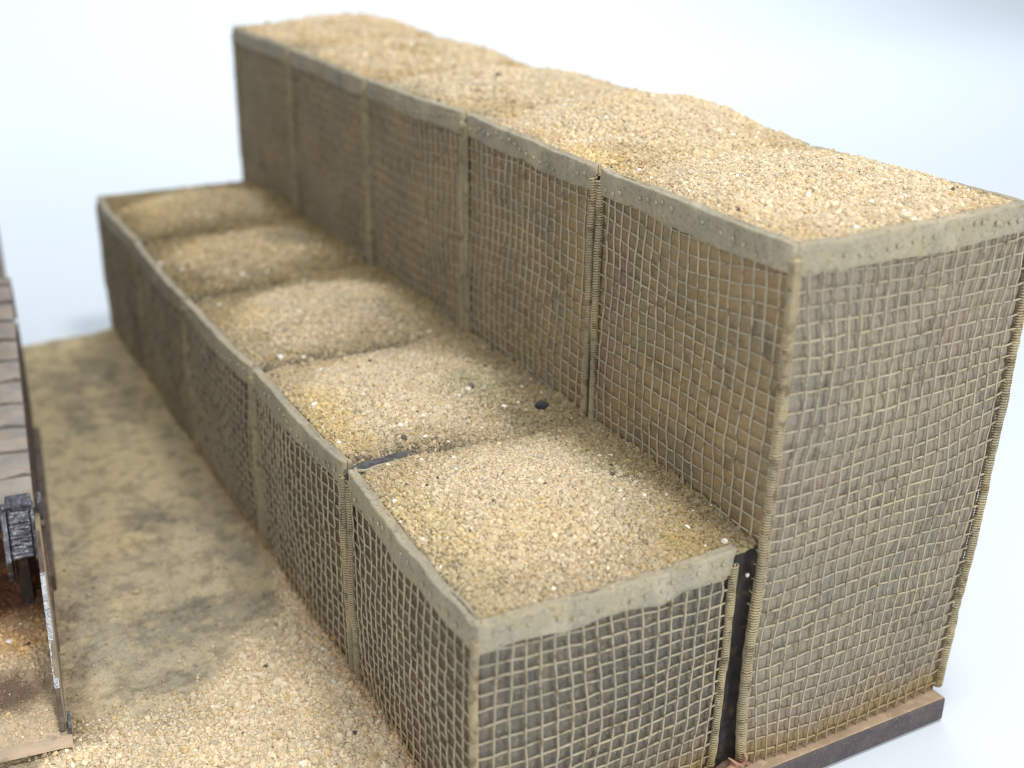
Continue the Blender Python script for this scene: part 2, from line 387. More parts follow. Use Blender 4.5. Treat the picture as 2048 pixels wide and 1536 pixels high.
# loose grains
n = 90000
gx = rng.uniform(-1.45, 0.0, n); gy = rng.uniform(0.40, 2.3, n); keep = rng.random(n) < sandy(gx, gy)**1.6*0.98+0.006
n2 = 3600
gx = np.concatenate([gx[keep], rng.uniform(-1.0, 0.0, n2)]); gy = np.concatenate([gy[keep], rng.uniform(1.0, 4.9, n2)])
gs = np.exp(rng.normal(math.log(0.0039), 0.42, len(gx))).clip(0.003, 0.018); gs[-n2:] *= 0.55
P = np.stack([gx, gy, h_ground(gx, gy)+gs*0.25], 1)
ob = scatter('ground_sand', P, gs, grain_colors(c_ground(gx+rng.normal(0, 0.03, len(gx))*(gx < -.08), gy+rng.normal(0, 0.03, len(gx))), len(gx)))
tag(ob, 'loose pale sand grains spread on the ground along the low wall', 'sand')

# ------------------------------------------------------------------ gabion baskets
PW = 0.0492          # mesh pitch across
BAND_H = 0.088
class Panel:
    """one side of a basket: cl(z), cr(z) are its two corner curves (seen from outside: left and right), n points outwards"""
    def __init__(s, cl, cr, n, z0, ztl, ztr, bulge, seed):
        s.cl, s.cr, s.n, s.z0, s.ztl, s.ztr, s.bulge, s.seed = cl, cr, np.array(n, float), z0, ztl, ztr, bulge, seed
    def zt(s, a): return s.ztl*(1-a)+s.ztr*a
    def S(s, a, b, out=0.0):
        a = np.asarray(a, float); b = np.asarray(b, float)
        a, b = np.broadcast_arrays(a, b)
        z = s.z0+(s.zt(a)-s.z0)*b
        L = s.cl(z); R = s.cr(z)
        p = L*(1-a)[..., None]+R*a[..., None]
        aa = np.clip(a, 0, 1); e = np.clip(np.minimum(aa, 1-aa)/0.10, 0, 1); e = e*e*(3-2*e)
        hb = np.clip(b, 0, 1)
        o = s.bulge*np.sin(np.pi*aa)**0.8*(0.35+0.65*np.sin(np.pi*(0.15+0.75*(1-hb))))+0.012*e*fbm(a*4+s.seed, z*4.2, s.seed, 3)+out
        p = p+s.n*o[..., None]
        p[..., 2] = z
        return p
def side_panel(parent, pn, fabmat, PH=0.053):
    w = float(np.linalg.norm((pn.cr(np.array([0.4]))-pn.cl(np.array([0.4])))[0])); h = pn.zt(0.5)-pn.z0
    na = max(4, int(round(w/PW))); nb = max(4, int(round(h/PH)))
    ka = 4
    a = np.linspace(0, 1, na*ka+1); b = np.linspace(0, 1, nb*ka+1)
    A, B = np.meshgrid(a, b, indexing='ij')
    ia = np.floor(A*na*0.9999).astype(int); ib = np.floor(B*nb*0.9999).astype(int)
    pil = np.abs(np.sin(np.pi*A*na))*np.abs(np.sin(np.pi*B*nb))
    jit = vnoise(ia*1.37+0.5, ib*1.71+0.5, pn.seed+3)
    out = -0.0148+0.0066*pil**0.7+0.0030*jit*pil+0.0016*fbm(A*na*1.1, B*nb*1.1, pn.seed+9, 3)
    me = quad_mesh(pn.S(A, B, out).reshape(-1, 3), grid_quads(len(a), len(b)))
    fab = link('side_panel', me, fabmat, parent)
    # welded wires
    mb = MB(); r0 = 0.0035; st = 3
    sd = pn.seed
    for i in range(1, na):
        bb = np.linspace(0.0, 1.0-0.3*BAND_H/h, nb*st+1); t = bb*nb
        aj = i+0.05*fbm(t*0.45+i*3.1, t*0+i*7.7, sd+21, 2)+0.045*vnoise(t*1.0, t*0+i*5.3, sd+22)+0.35*fbm(t*0.12, t*0+0.13*i, sd+23, 1)*1.5
        o = 0.0030+0.0012*np.cos(np.pi*(t+i))+0.0012*vnoise(t*0.7, t*0+i*2.9, sd+24)
        mb.tube(pn.S(aj/na, bb, o), r0*(1+0.16*vnoise(t*1.3, t*0+i, sd+25)), 6, False)
    for j in range(0, nb):
        aa = np.linspace(0.006, 0.994, na*st+1); t = aa*na
        bj = j+0.35+0.05*fbm(t*0.45+j*2.3, t*0+j*9.1, sd+31, 2)+0.045*vnoise(t*1.0, t*0+j*4.7, sd+32)+0.35*fbm(t*0.10, t*0+0.15*j, sd+33, 1)*1.9
        o = -0.0008-0.0012*np.cos(np.pi*(t+j))+0.0012*vnoise(t*0.7, t*0+j*3.3, sd+34)
        mb.tube(pn.S(aa, np.clip(bj/nb, 0.004, 1), o), r0*(1+0.16*vnoise(t*1.3, t*0+j, sd+35)), 6, False)
    # small blobs of solder and paint on some of the crossings
    link('wire_mesh', mb.mesh(), WIRE, fab)
    return fab
def coil(parent, curve, z0, z1, off, seed, r=0.0120, turns_pitch=0.0092):
    turns = (z1-z0)/turns_pitch; n = int(turns*8); t = np.linspace(0, 1, n)
    z = z0+(z1-z0)*t; c = curve(z)+np.array(off)
    th = t*turns*2*math.pi+0.8*vnoise(t*turns*0.5, t*0, seed)
    rr = r*(1+0.10*vnoise(t*turns*0.35, t*0+3, seed+1))
    P = np.stack([c[:, 0]+rr*np.cos(th)+0.003*vnoise(z*9, z*0, seed+2), c[:, 1]+rr*np.sin(th)+0.003*vnoise(z*9, z*0+5, seed+3), z], 1)
    mb = MB(); mb.tube(P, 0.0033, 5, False)
    z = np.linspace(z0, z1, 40); c = curve(z)+np.array(off)
    mb.tube(np.stack([c[:, 0], c[:, 1], z], 1), r*0.60, 6)
    return link('corner_coil', mb.mesh(), COIL, parent)
def top_band(parent, pn, a0=-0.004, a1=1.004, h=BAND_H, seed=0, label=None, dots=True):
    w = float(np.linalg.norm((pn.cr(np.array([1.0]))-pn.cl(np.array([1.0])))[0])); H = pn.zt(0.5)-pn.z0
    na = 90; a = np.linspace(a0, a1, na)
    # profile: (height below the top edge, outward offset)
    pr = [(h*1.00, -0.004), (h*1.005, 0.0082), (h*0.99, 0.0098), (h*0.82, 0.0100), (h*0.6, 0.0105), (h*0.4, 0.0105), (h*0.2, 0.0102), (h*0.05, 0.0098), (0.0005, 0.0085),
          (0.0010, -0.003), (0.0030, -0.010), (-0.0035, -0.017), (0.0005, -0.023), (0.014, -0.026), (0.030, -0.024)]
    V = []
    for k, (dz, off) in enumerate(pr):
        wav = 0.0032*fbm(a*9, a*0+seed, 41, 3)
        low = (dz/h)
        dzz = dz+low*(0.010*fbm(a*6, a*0+seed*3.1, 43, 3)+0.003*fbm(a*26, a*0+seed, 44, 2))+0.0040*fbm(a*7, a*0+seed*1.7, 45, 3)+0.0018*fbm(a*34, a*0+seed*2.7, 47, 2)
        o = off+wav+0.0040*fbm(a*14, a*0+k*0.45+seed, 46, 4, 0.6)
        endf = np.minimum((a-a0)/(a1-a0), 1-(a-a0)/(a1-a0)); o = o-0.006*(1-sstep(0, 0.02, endf))
        V.append(pn.S(a, 1.0-dzz/H, o))
    V = np.stack(V, 1)                       # na x np x 3
    mb = MB(); mb.add(V.reshape(-1, 3), grid_quads(na, len(pr)))
    npf = len(pr)
    mb.f.append(tuple(range(npf))[::-1] if False else tuple(range(npf))); mb.f.append(tuple((na-1)*npf+k for k in range(npf))[::-1])
    if dots:
        nd = int(round(w/PW)); k0 = random.Random(seed)
        for i in range(1, nd):
            if k0.random() < 0.12: continue
            aa = (i+k0.uniform(-.2, .2))/nd; dz = h*(0.50+0.16*math.sin(i*0.4+seed)+k0.uniform(-.08, .08))
            c = pn.S(np.array(aa), np.array(1.0-dz/H), np.array(0.0148)); r = k0.uniform(0.0070, 0.0095)
            bm = bmesh.new(); bmesh.ops.create_icosphere(bm, subdivisions=2, radius=r)
            n = pn.n
            for v in bm.verts:
                d = Vector(n); q = v.co.dot(d); v.co = v.co-d*q*0.45+Vector(c)
            mb.bm(bm)
    me = mb.mesh(); bm = bmesh.new(); bm.from_mesh(me); bmesh.ops.recalc_face_normals(bm, faces=bm.faces[:]); bm.to_mesh(me); bm.free()
    return link('top_band', me, BAND, parent)

def curve(x, y, tab=None):
    """vertical corner line through (x, y); tab lists (z, dx, dy) bends"""
    def f(z):
        z = np.asarray(z, float); o = np.zeros(z.shape+(3,))
        o[..., 0] = x; o[..., 1] = y; o[..., 2] = z
        if tab is not None:
            T = np.array(tab); o[..., 0] += np.interp(z, T[:, 0], T[:, 1]); o[..., 1] += np.interp(z, T[:, 0], T[:, 2])
        return o
    return f

LY = [0.012, 0.960, 1.980, 3.030, 4.008, 4.975]
LZ = [0.818, 0.872, 0.852, 0.815, 0.834, 0.846]
LXB = 0.872
TY = [-0.028, 0.984, 1.992, 3.050, 4.150, 5.185]
TZ = [1.772, 1.770, 1.780, 1.757, 1.767, 1.760]
TX0, TX1 = 0.958, 1.905
LG = [0, 0.024, 0.015, 0.012, 0.012, 0]; TG = [0, 0.020, 0.018, 0.015, 0.014, 0]
def bows(zmax, k, sx, sy):
    zz = np.linspace(0, zmax, 13); return [(z, sx*k*math.sin(math.pi*z/zmax), sy*k*math.sin(math.pi*z/zmax)) for z in zz]

# sand heights and colours
def edge_z(y, YS, ZS): return np.interp(y, YS, ZS)
LM = [(0.42, 0.50, 0.085), (0.42, 1.48, 0.070), (0.45, 2.50, 0.085), (0.48, 3.50, 0.065), (0.5, 4.48, 0.055)]
def h_low(x, y):
    z = edge_z(y, LY, LZ)-0.016
    z = z*(1-sstep(0.1, 0.9, x))+np.interp(y, [0.0, 0.3], [0.806, 0.838])*sstep(0.1, 0.9, x)
    for cx, cy, hh in LM:
        z = z+hh*np.exp(-(((x-cx)/0.36)**2+((y-cy)/0.34)**2)**1.3)
    for yj in LY[1:-1]: z = z-0.030*np.exp(-((y-yj-0.02*np.sin(x*9))/0.045)**2)*(1-0.6*sstep(0.2, 0.7, x))
    z = z+0.030*sstep(0.90, 0.965, x)*(0.5+0.5*fbm(x*6, y*6, 61, 2))
    z = z+0.010*fbm(x*6, y*6, 51, 3)+0.005*fbm(x*24, y*24, 52, 2)+0.0025*fbm(x*60, y*60, 53, 2)
    # sinks below the rim at the outer edges
    z = z-0.014*(1-sstep(0.0, 0.10, x))-0.002*(1-sstep(0.0, 0.10, y-LY[0]))
    return z
TM = [(1.46, 0.50, 0.040), (1.52, 1.55, 0.070), (1.48, 2.55, 0.066), (1.46, 3.62, 0.070), (1.48, 4.66, 0.062), (1.62, 4.85, 0.020), (1.74, 1.68, 0.015)]
def h_tall(x, y):
    z = edge_z(y, TY, TZ)-0.008
    for cx, cy, hh in TM:
        z = z+hh*np.exp(-(((x-cx)/0.38)**2+((y-cy)/0.38)**2)**1.3)
    for yj in TY[1:-1]: z = z-0.018*np.exp(-((y-yj-0.03*np.sin(x*9))/0.06)**2)
    z = z+0.010*fbm(x*5, y*5, 71, 3)+0.006*fbm(x*20, y*20, 72, 2)+0.003*fbm(x*60, y*60, 73, 2)
    z = z-0.006*(1-sstep(0.0, 0.08, np.minimum(np.minimum(x-TX0, TX1-x), np.minimum(y-TY[0], TY[-1]-y))))
    return z
def c_low(x, y):
    x = np.asarray(x, float); y = np.asarray(y, float)
    c = lin(201, 186, 158)*np.ones(x.shape+(1,))
    w = sstep(2.0, 4.2, y+0.5*fbm(x*2, y*2, 81, 3))[..., None]*0.85; c = c*(1-w)+lin(182, 166, 132)*w
    w = sstep(0.05, 0.45, fbm(x*3.2, y*3.2, 83, 4))[..., None]*0.45; c = c*(1-w)+lin(204, 182, 142)*w
    w = sstep(0.05, 0.5, fbm(x*3+4, y*3, 85, 4))[..., None]*sstep(0.3, 0.8, x)[..., None]*0.6; c = c*(1-w)+lin(176, 168, 146)*w
    for cx, cy, rx, ry, colr, k in [(.80, 1.04, .13, .16, (118, 116, 96), .8), (.72, 1.36, .14, .16, (156, 148, 112), .6), (.80, .62, .12, .14, (150, 142, 110), .6),
                                    (.78, .10, .12, .10, (196, 166, 104), .85), (.085, 1.36, .07, .30, (204, 174, 112), .75), (.10, .45, .07, .35, (190, 166, 110), .6),
                                    (.9, 1.5, .08, .4, (140, 126, 98), .6), (.9, .5, .07, .5, (164, 132, 100), .5), (.75, 3.55, .18, .2, (120, 114, 92), .6),
                                    (.20, 3.75, .15, .25, (190, 162, 108), .6), (.85, 2.4, .1, .3, (172, 150, 104), .6), (.9, 4.2, .1, .9, (136, 118, 80), .5),
                                    (.42, 4.12, .3, .06, (120, 112, 90), .5), (.12, 2.6, .1, .25, (192, 164, 110), .6), (.2, 4.6, .2, .25, (200, 174, 122), .6)]:
        w = blob(x, y, cx, cy, rx, ry)[..., None]*k; c = c*(1-w)+soften(colr)*w
    m = np.zeros_like(x)
    for cx, cy, hh in LM: m = np.maximum(m, np.exp(-(((x-cx)/0.40)**2+((y-cy)/0.40)**2)**1.2))
    w = sstep(0.62, 0.10, m+0.30*fbm(x*7, y*7, 87, 4)-0.05)[..., None]*(0.42+0.45*sstep(1.6, 3.2, y)+0.30*sstep(0.5, 0.9, x))[..., None]
    c = c*(1-np.minimum(w, .9))+lin(134, 120, 86)*np.minimum(w, .9)
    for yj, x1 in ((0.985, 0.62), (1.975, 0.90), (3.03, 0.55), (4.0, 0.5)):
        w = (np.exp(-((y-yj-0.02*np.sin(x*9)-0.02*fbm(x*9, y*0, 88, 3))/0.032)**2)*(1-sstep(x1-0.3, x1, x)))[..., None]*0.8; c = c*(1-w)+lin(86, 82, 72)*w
    return c
def c_tall(x, y):
    x = np.asarray(x, float); y = np.asarray(y, float)
    c = lin(201, 186, 158)*np.ones(x.shape+(1,))
    w = sstep(0.0, 0.45, fbm(x*3, y*3, 91, 4))[..., None]*0.5; c = c*(1-w)+lin(212, 192, 156)*w
    w = sstep(0.1, 0.5, fbm(x*4+3, y*4, 93, 4))[..., None]*0.5; c = c*(1-w)+lin(208, 194, 170)*w
    w = sstep(2.0, 4.5, y)[..., None]*0.5; c = c*(1-w)+lin(212, 192, 156)*w
    m = np.zeros_like(x)
    for cx, cy, hh in TM[:5]: m = np.maximum(m, np.exp(-(((x-cx)/0.46)**2+((y-cy)/0.46)**2)**1.4))
    w = sstep(0.50, 0.05, m+0.30*fbm(x*6, y*6, 97, 4))[..., None]*0.55; c = c*(1-w)+lin(172, 148, 104)*w
    for cx, cy, rx, ry, colr, k in [(1.03, 1.12, .08, .16, (204, 174, 114), .7), (1.0, 1.95, .08, .1, (130, 124, 104), .7), (1.0, 2.7, .06, .3, (150, 140, 112), .6), (1.45, 3.5, .14, .12, (176, 152, 106), .6),
                                    (1.02, 4.1, .1, .2, (130, 122, 104), .6), (1.85, 1.2, .08, .5, (190, 168, 136), .5), (1.3, 4.2, .3, .12, (188, 156, 104), .5)]:
        w = blob(x, y, cx, cy, rx, ry)[..., None]*k; c = c*(1-w)+soften(colr)*w
    return c

def sand_fill(parent, x0, x1, y0, y1, hf, cf, ngr, size, seed, res=0.011):
    nx = int((x1-x0)/res); ny = int((y1-y0)/res)
    xs = np.linspace(x0, x1, nx); ys = np.linspace(y0, y1, ny); X, Y = np.meshgrid(xs, ys, indexing='ij')
    me = quad_mesh(np.stack([X, Y, hf(X, Y)], -1).reshape(-1, 3), grid_quads(nx, ny))
    add_color(me, cf(X, Y).reshape(-1, 3)*0.62)  # bed darkened to paint in the shade between grains
    o = link('sand_fill', me, SAND, parent)
    o['kind'] = 'stuff'
    gx = rng.uniform(x0+0.012, x1-0.010, ngr); gy = rng.uniform(y0+0.002, y1-0.002, ngr)
    k = vnoise(gx*5, gy*5, seed)*0.5+0.5; keep = rng.random(ngr) < 0.50+0.38*k
    gx, gy = gx[keep], gy[keep]
    s = np.exp(rng.normal(math.log(size), 0.42, len(gx))).clip(size*0.4, size*2.9)
    P = np.stack([gx, gy, hf(gx, gy)+s*0.30], 1)
    scatter('sand_grains', P, s, grain_colors(cf(gx+rng.normal(0, 0.028, len(gx)), gy+rng.normal(0, 0.028, len(gx))), len(gx)), o)
    return o

low_labels = ['low gabion basket nearest the camera, its wire end face at bottom centre',
              'second low gabion basket from the camera, with a black pebble on its sand',
              'middle gabion basket of the low front row, third from the camera',
              'fourth low gabion basket from the camera, next to last before the blurred far end',
              'low gabion basket at the blurred far end of the front row']
for i in range(5):
    y0, y1 = LY[i]+LG[i], LY[i+1]-LG[i+1]
    z0, z1 = LZ[i], LZ[i+1]
    g = empty('gabion_basket', (0, 0, 0)); tag(g, low_labels[i], 'gabion', 'low gabion baskets of the front row')
    if i == 0: low_first = g
    end_tab = [(0, .006, 0), (.3, -.010, 0), (.6, -.004, 0), (.85, 0, 0)] if i == 0 else None
    fl = curve(0.0, y1, [(0, .004, 0), (.4, -.006, 0), (.85, 0, 0)])      # front corner, far
    fr = curve(0.0, y0, [(0, .004, 0), (.4, -.006, 0), (.85, 0, 0)])      # front corner, near
    bl = curve(LXB, y0, [(0, -.012, .004), (.35, -.008, -.006), (.8, 0, 0)]); br = curve(LXB, y1)
    front = Panel(fl, fr, (-1, 0, 0), -0.01, z1, z0, 0.020, 100+i)
    end_near = Panel(fr, bl, (0, -1, 0), -0.01, z0, 0.822 if i == 0 else z0-0.03, 0.030 if i == 0 else 0.0, 140+i)
    end_far = Panel(br, fl, (0, 1, 0), -0.01, 0.835, z1, 0.018 if i == 4 else 0.0, 160+i)
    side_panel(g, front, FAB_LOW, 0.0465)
    top_band(g, front, 0.004, 0.996 if i else 1.004, seed=i+1)
    coil(g, fl, 0.0, z1-BAND_H*0.55, (-0.004, -0.004, 0), 200+i); coil(g, fr, 0.0, z0-BAND_H*0.55, (-0.004, 0.003, 0), 220+i)
    if i == 0:
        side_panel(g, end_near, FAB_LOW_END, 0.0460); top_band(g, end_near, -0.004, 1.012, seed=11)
        coil(g, bl, 0.0, 0.822-BAND_H*0.6, (0.002, -0.004, 0), 240)
    else:   # divider between two baskets: a thin cloth wall under the sand with a rim at the front
        zz = np.array([0.0, z0-0.075]); 
        V = [(0.006, y0, 0.0), (LXB, y0, 0.0), (LXB, y0, 0.76), (0.006, y0, z0-0.03)]
        link('divider_panel', mesh_from(V, [(0, 1, 2, 3)]), DARK_LINER, g)
    if i == 4:
        side_panel(g, end_far, FAB_END); top_band(g, end_far, seed=15)
    sand_fill(g, 0.010, 0.962, LY[i]-(0.010 if i == 0 else 0.0), LY[i+1]-(0.01 if i == 4 else 0), h_low, c_low,
              [62000, 56000, 40000, 15000, 13000][i], [.0033, .0035, .0039, .0050, .0054][i], 300+i, 0.010)

tall_labels = ['tall gabion basket nearest the camera at right, its full-height wire end face in view',
               'second tall gabion basket from the camera, with a sand heap on top',
               'middle gabion basket of the tall rear row, third from the camera',
               'fourth tall gabion basket from the camera, next to last before the blurred far end',
               'tall gabion basket at the blurred far end of the rear row']
for i in range(5):
    y0, y1 = TY[i]+TG[i], TY[i+1]-TG[i+1]
    z0, z1 = TZ[i], TZ[i+1]
    g = empty('gabion_basket', (0, 0, 0)); tag(g, tall_labels[i], 'gabion', 'tall gabion baskets of the rear row')
    tabl = [(0, -.008, 0), (.25, -.018, 0), (.46, -.022, 0), (.78, -.002, 0), (1.2, .006, 0), (1.67, .004, 0), (1.77, 0, 0)]
    tabr = [(0, -.064, 0), (.2, -.050, 0), (.75, -.014, 0), (1.2, .008, 0), (1.46, .012, 0), (1.77, .0, 0)]
    fl = curve(TX0, y1); fr = curve(TX0, y0, tabl if i == 0 else None)
    bl = curve(TX1, y0, tabr); br = curve(TX1, y1, tabr)
    front = Panel(fl, fr, (-1, 0, 0), 0.60, z1, z0, 0.014, 400+i)
    end_near = Panel(fr, bl, (0, -1, 0), -0.01, z0, 1.785, 0.034, 440+i)
    back = Panel(bl, br, (1, 0, 0), -0.01, (1.785 if i == 0 else z0)-0.014, z1-0.016, 0.012, 460+i)
    end_far = Panel(br, fl, (0, 1, 0), -0.01, z1, z1, 0.020, 480+i)
    side_panel(g, front, FAB_FRONT, 0.0485)
    link('lower_panel', mesh_from([(TX0+.004, y1, 0), (TX0+.004, y0+.05*(i == 0), 0), (TX0+.004, y0+.05*(i == 0), .62), (TX0+.004, y1, .62)], [(0, 1, 2, 3)]), FAB_FRONT, g)
    top_band(g, front, 0.004, 0.996, seed=20+i)
    top_band(g, back, 0.0, 1.0, seed=40+i, dots=False)
    side_panel(g, back, FAB_END)
    coil(g, fl, 0.70, z1-BAND_H*0.45, (-0.004, -0.004, 0), 500+i)
    coil(g, fr, 0.70 if i else 0.0, z0-BAND_H*0.45, (-0.004, 0.003, 0) if i else (-0.003, -0.004, 0), 520+i, r=0.0120 if i else 0.0165)
    if i == 0:
        side_panel(g, end_near, FAB_END); top_band(g, end_near, 0.006, 1.004, seed=31)
        coil(g, bl, 0.0, 1.785-BAND_H*0.9, (0.005, -0.002, 0), 540, r=0.0135)
    else:
        V = [(TX0+.006, y0, 0.0), (TX1-.08, y0, 0.0), (TX1-.01, y0, z0-0.03), (TX0+.006, y0, z0-0.03)]
        link('divider_panel', mesh_from(V, [(0, 1, 2, 3)]), DARK_LINER, g)
    if i == 4:
        side_panel(g, end_far, FAB_END); top_band(g, end_far, seed=35)
    sand_fill(g, TX0+0.008, TX1-0.006, TY[i]+(0.008 if i == 0 else 0), TY[i+1]-(0.008 if i == 4 else 0), h_tall, c_tall,
              [60000, 42000, 24000, 13000, 12000][i], [.0034, .0038, .0046, .0055, .006][i], 600+i, 0.011)

# pale folded rim of the divider at the far side of the nearest low basket, sinking into the sand
t = np.linspace(0, 1, 26); xr = 0.006+0.34*t; yr = 0.938-0.012*np.sin(t*3); zr = np.array([float(h_low(np.array(a), np.array(b))) for a, b in zip(xr, yr)])
mb = MB(); mb.tube(np.stack([xr, yr, np.maximum(zr+0.012-0.030*t**1.5, LZ[1]-0.012-0.05*t)], 1), 0.0065*(1-0.35*t), 7)
link('divider_rim', mb.mesh(), BAND, low_first)
# black liner cloth in the slot between the two rows and in the seam between the two nearest low baskets
mb = MB()
zz = np.linspace(-0.005, 0.80, 30); 
Vl = []
for z in zz:
    for k, t in enumerate(np.linspace(0, 1, 7)):
        xa = LXB-0.006+t*0.092; Vl.append((xa, 0.002+0.012*math.sin(t*math.pi)+0.006*float(vnoise(z*12, t*3, 4)), z))
me = mesh_from(Vl, [tuple(q) for q in grid_quads(30, 7)])
ob = link('slot_liner', me, SLOT)
tag(ob, 'black liner strip in the narrow slot between low and tall end faces', 'liner')
xs_ = np.linspace(0.0, 0.27, 30); Vl = []
for x in xs_:
    wv = 0.036*(1-0.72*float(sstep(0.05, 0.27, x)))
    for t in np.linspace(-1, 1, 7):
        yj = 0.972+0.12*x+0.006*math.sin(x*40)
        Vl.append((x, yj+t*wv, float(h_low(np.array(x), np.array(yj)))+0.013+0.010*(1-t*t)+0.004*float(vnoise(x*40, t*2, 9))-0.018*float(sstep(0.17, 0.27, x))))
ob = link('seam_liner', mesh_from(Vl, [tuple(q) for q in grid_quads(30, 7)]), DARK_LINER)
tag(ob, 'short black liner edge in the seam between the two nearest low baskets', 'liner')

# ------------------------------------------------------------------ single pebbles and scraps
def pebble(name, label, x, y, z, r, mat, seed, sq=(1, 1, .7), group=None):
    bm = bmesh.new(); bmesh.ops.create_icosphere(bm, subdivisions=3, radius=1.0)
    q = random.Random(seed); o = [q.uniform(0, 50) for _ in range(3)]
    for v in bm.verts:
        c = v.co.copy(); k = 1+0.15*float(vnoise(c.x*1.2+o[0]+c.z, c.y*1.2+o[1], seed))+0.10*float(vnoise(c.x*3+o[0], c.y*3+o[1]+c.z*2, seed+1))
        v.co = Vector((c.x*k*sq[0], c.y*k*sq[1], c.z*k*sq[2]))*r
    bmesh.ops.rotate(bm, verts=bm.verts[:], cent=(0, 0, 0), matrix=Euler((q.uniform(-.3, .3), q.uniform(-.3, .3), q.uniform(0, 6))).to_matrix())
    me = bpy.data.meshes.new(name); bm.to_mesh(me); bm.free()
    ob = link(name, me, mat); ob.location = (x, y, z); tag(ob, label, 'pebble', group); return ob
hl = lambda x, y: float(h_low(np.array(x), np.array(y)))
for nm, lb, x, y, r, m, s, sq in [
    ('pebble', 'largest black pebble on the sand of the second low basket', .838, 1.126, .0200, STONE_B, 1, (1.25, .85, .85)),
    ('pebble', 'small dark grey pebble beside a pale one, left of the black pebble', .648, 1.325, .0140, STONE_G, 2, (1.3, .8, .6)),
    ('pebble', 'pale round pebble touching the small dark grey one', .622, 1.300, .0105, STONE_W, 3, (1, 1, .8)),
    ('pebble', 'bright white angular pebble near the black seam liner', .277, 1.142, .0105, STONE_W, 4, (1.2, .9, .8)),
    ('pebble', 'white pebble at the rear right corner of the nearest low basket', .872, .058, .0110, STONE_W, 5, (.9, .9, 1.1)),
    ('pebble', 'tiny dark pebble on the nearest low basket close to the tall wall', .785, .565, .0085, STONE_B, 6, (1.3, .8, .6)),
    ('pebble', 'pale pebble on the sand just behind the black pebble', .70, 1.16, .0095, STONE_W, 7, (1.2, .9, .7))]:
    pebble(nm, lb, x, y, hl(x, y)+r*sq[2]*0.80, r, m, s, sq, 'single pebbles on the low row')
pebble('white_chip', 'tiny white chip stuck on the black liner in the slot', 0.925, 0.000, 0.716, 0.0075, STONE_W, 8, (.8, .8, 1), None)
mb = MB()
for k, (dx, hh, tw) in enumerate([(-0.020, .075, .5), (0.004, .060, 1.2), (0.018, .085, -.4), (0.03, .05, .9)]):
    t = np.linspace(0, 1, 14)
    P = np.stack([0.912+dx+0.016*np.sin(t*3+tw), -0.040-0.022*np.sin(t*math.pi)+0.01*k*0, 0.004+hh*t-0.02*t**3], 1)
    mb.tube(P, 0.008*(1-0.75*t)+0.0012, 7)
bm = bmesh.new(); bmesh.ops.create_icosphere(bm, subdivisions=3, radius=0.024)
for v in bm.verts: v.co = Vector((v.co.x*1.2, v.co.y*0.8, v.co.z*1.1))*(1+0.25*float(vnoise(v.co.x*90, v.co.z*90, 2)))+Vector((0.905, -0.050, 0.012))
mb.bm(bm)
ob = link('debris_clump', mb.mesh(), TWIG); tag(ob, 'small curled brown debris clump at the foot of the slot between the rows', 'debris')

# ------------------------------------------------------------------ earthmoving machine cut by the left edge of the photo
# local frame: x to the right (towards the wall), y backwards (away from the camera), z up; origin at the right corner of the scoop lip
mach = empty('earthmover', (-0.966, 1.057, 0.004), -math.atan2(0.118, 0.993))
tag(mach, 'dusty model earthmoving machine with slatted track and steel-edged scoop, cut by left edge', 'machine')
def part(name, mb, mat, parent=mach, smooth=False, bev=0.0):
    me = mb.mesh(name)
    o = link(name, me, mat, parent, smooth)
    return o
def prism(mb, pts, x0, x1, bev=0.0):
    """polygon in (y, z) extruded from x0 to x1"""
    bm = bmesh.new(); A = [bm.verts.new((x0, y, z)) for y, z in pts]; B = [bm.verts.new((x1, y, z)) for y, z in pts]
    bm.faces.new(A); bm.faces.new(B[::-1])
    for i in range(len(pts)):
        j = (i+1) % len(pts); bm.faces.new((A[j], A[i], B[i], B[j]))
    bmesh.ops.recalc_face_normals(bm, faces=bm.faces[:])
    if bev: bmesh.ops.bevel(bm, geom=bm.edges[:], offset=bev, segments=2, affect='EDGES', profile=0.6)
    mb.bm(bm)
# scoop
mb = MB(); prism(mb, [(-0.014, 0.020), (-0.006, 0.033), (0.10, 0.037), (0.12, 0.006), (0.06, 0.004)], -0.80, 0.006, 0.003)
prism(mb, [(0.08, 0.030), (0.95, 0.052), (0.95, 0.020), (0.14, 0.004)], -0.80, -0.020, 0.003)
scoop = part('scoop', mb, PLATE)
EDGE = np.array([(0.056, 0.034), (0.175, 0.121), (0.53, 0.370), (0.66, 0.470)])
for k, (mt, nm) in enumerate(((BROWN, 'worn_edge'), (SHINY, 'scraped_edge'), (BROWN, 'worn_edge'))):
    a_, b_ = EDGE[k], EDGE[k+1]; d_ = (b_-a_)/np.linalg.norm(b_-a_); n_ = np.array([d_[1], -d_[0]])
    mb = MB(); prism(mb, [tuple(a_-n_*0.012), tuple(b_-n_*0.012), tuple(b_+n_*0.020), tuple(a_+n_*0.020)], -0.031 if k == 1 else -0.0295, -0.013 if k == 1 else -0.0145, 0.002)
    part(nm, mb, mt, scoop)
mb = MB(); prism(mb, [(0.052, 0.030), (0.22, 0.170), (0.60, 0.425), (0.66, 0.470), (0.86, 0.470), (0.94, 0.30), (0.94, 0.030)], -0.026, -0.008, 0.002)
part('side_plate', mb, DUSTY, scoop)
mb = MB(); prism(mb, [(0.90, 0.04), (0.94, 0.04), (0.90, 0.30), (0.78, 0.44), (0.75, 0.42), (0.86, 0.28)], -0.80, -0.028, 0.002)
part('back_plate', mb, RUST, scoop)
mb = MB(); mb.box((-0.004, 0.035, 0.026), (0.006, 0.13, 0.060), 0.002)
part('corner_tab', mb, STEEL, scoop)
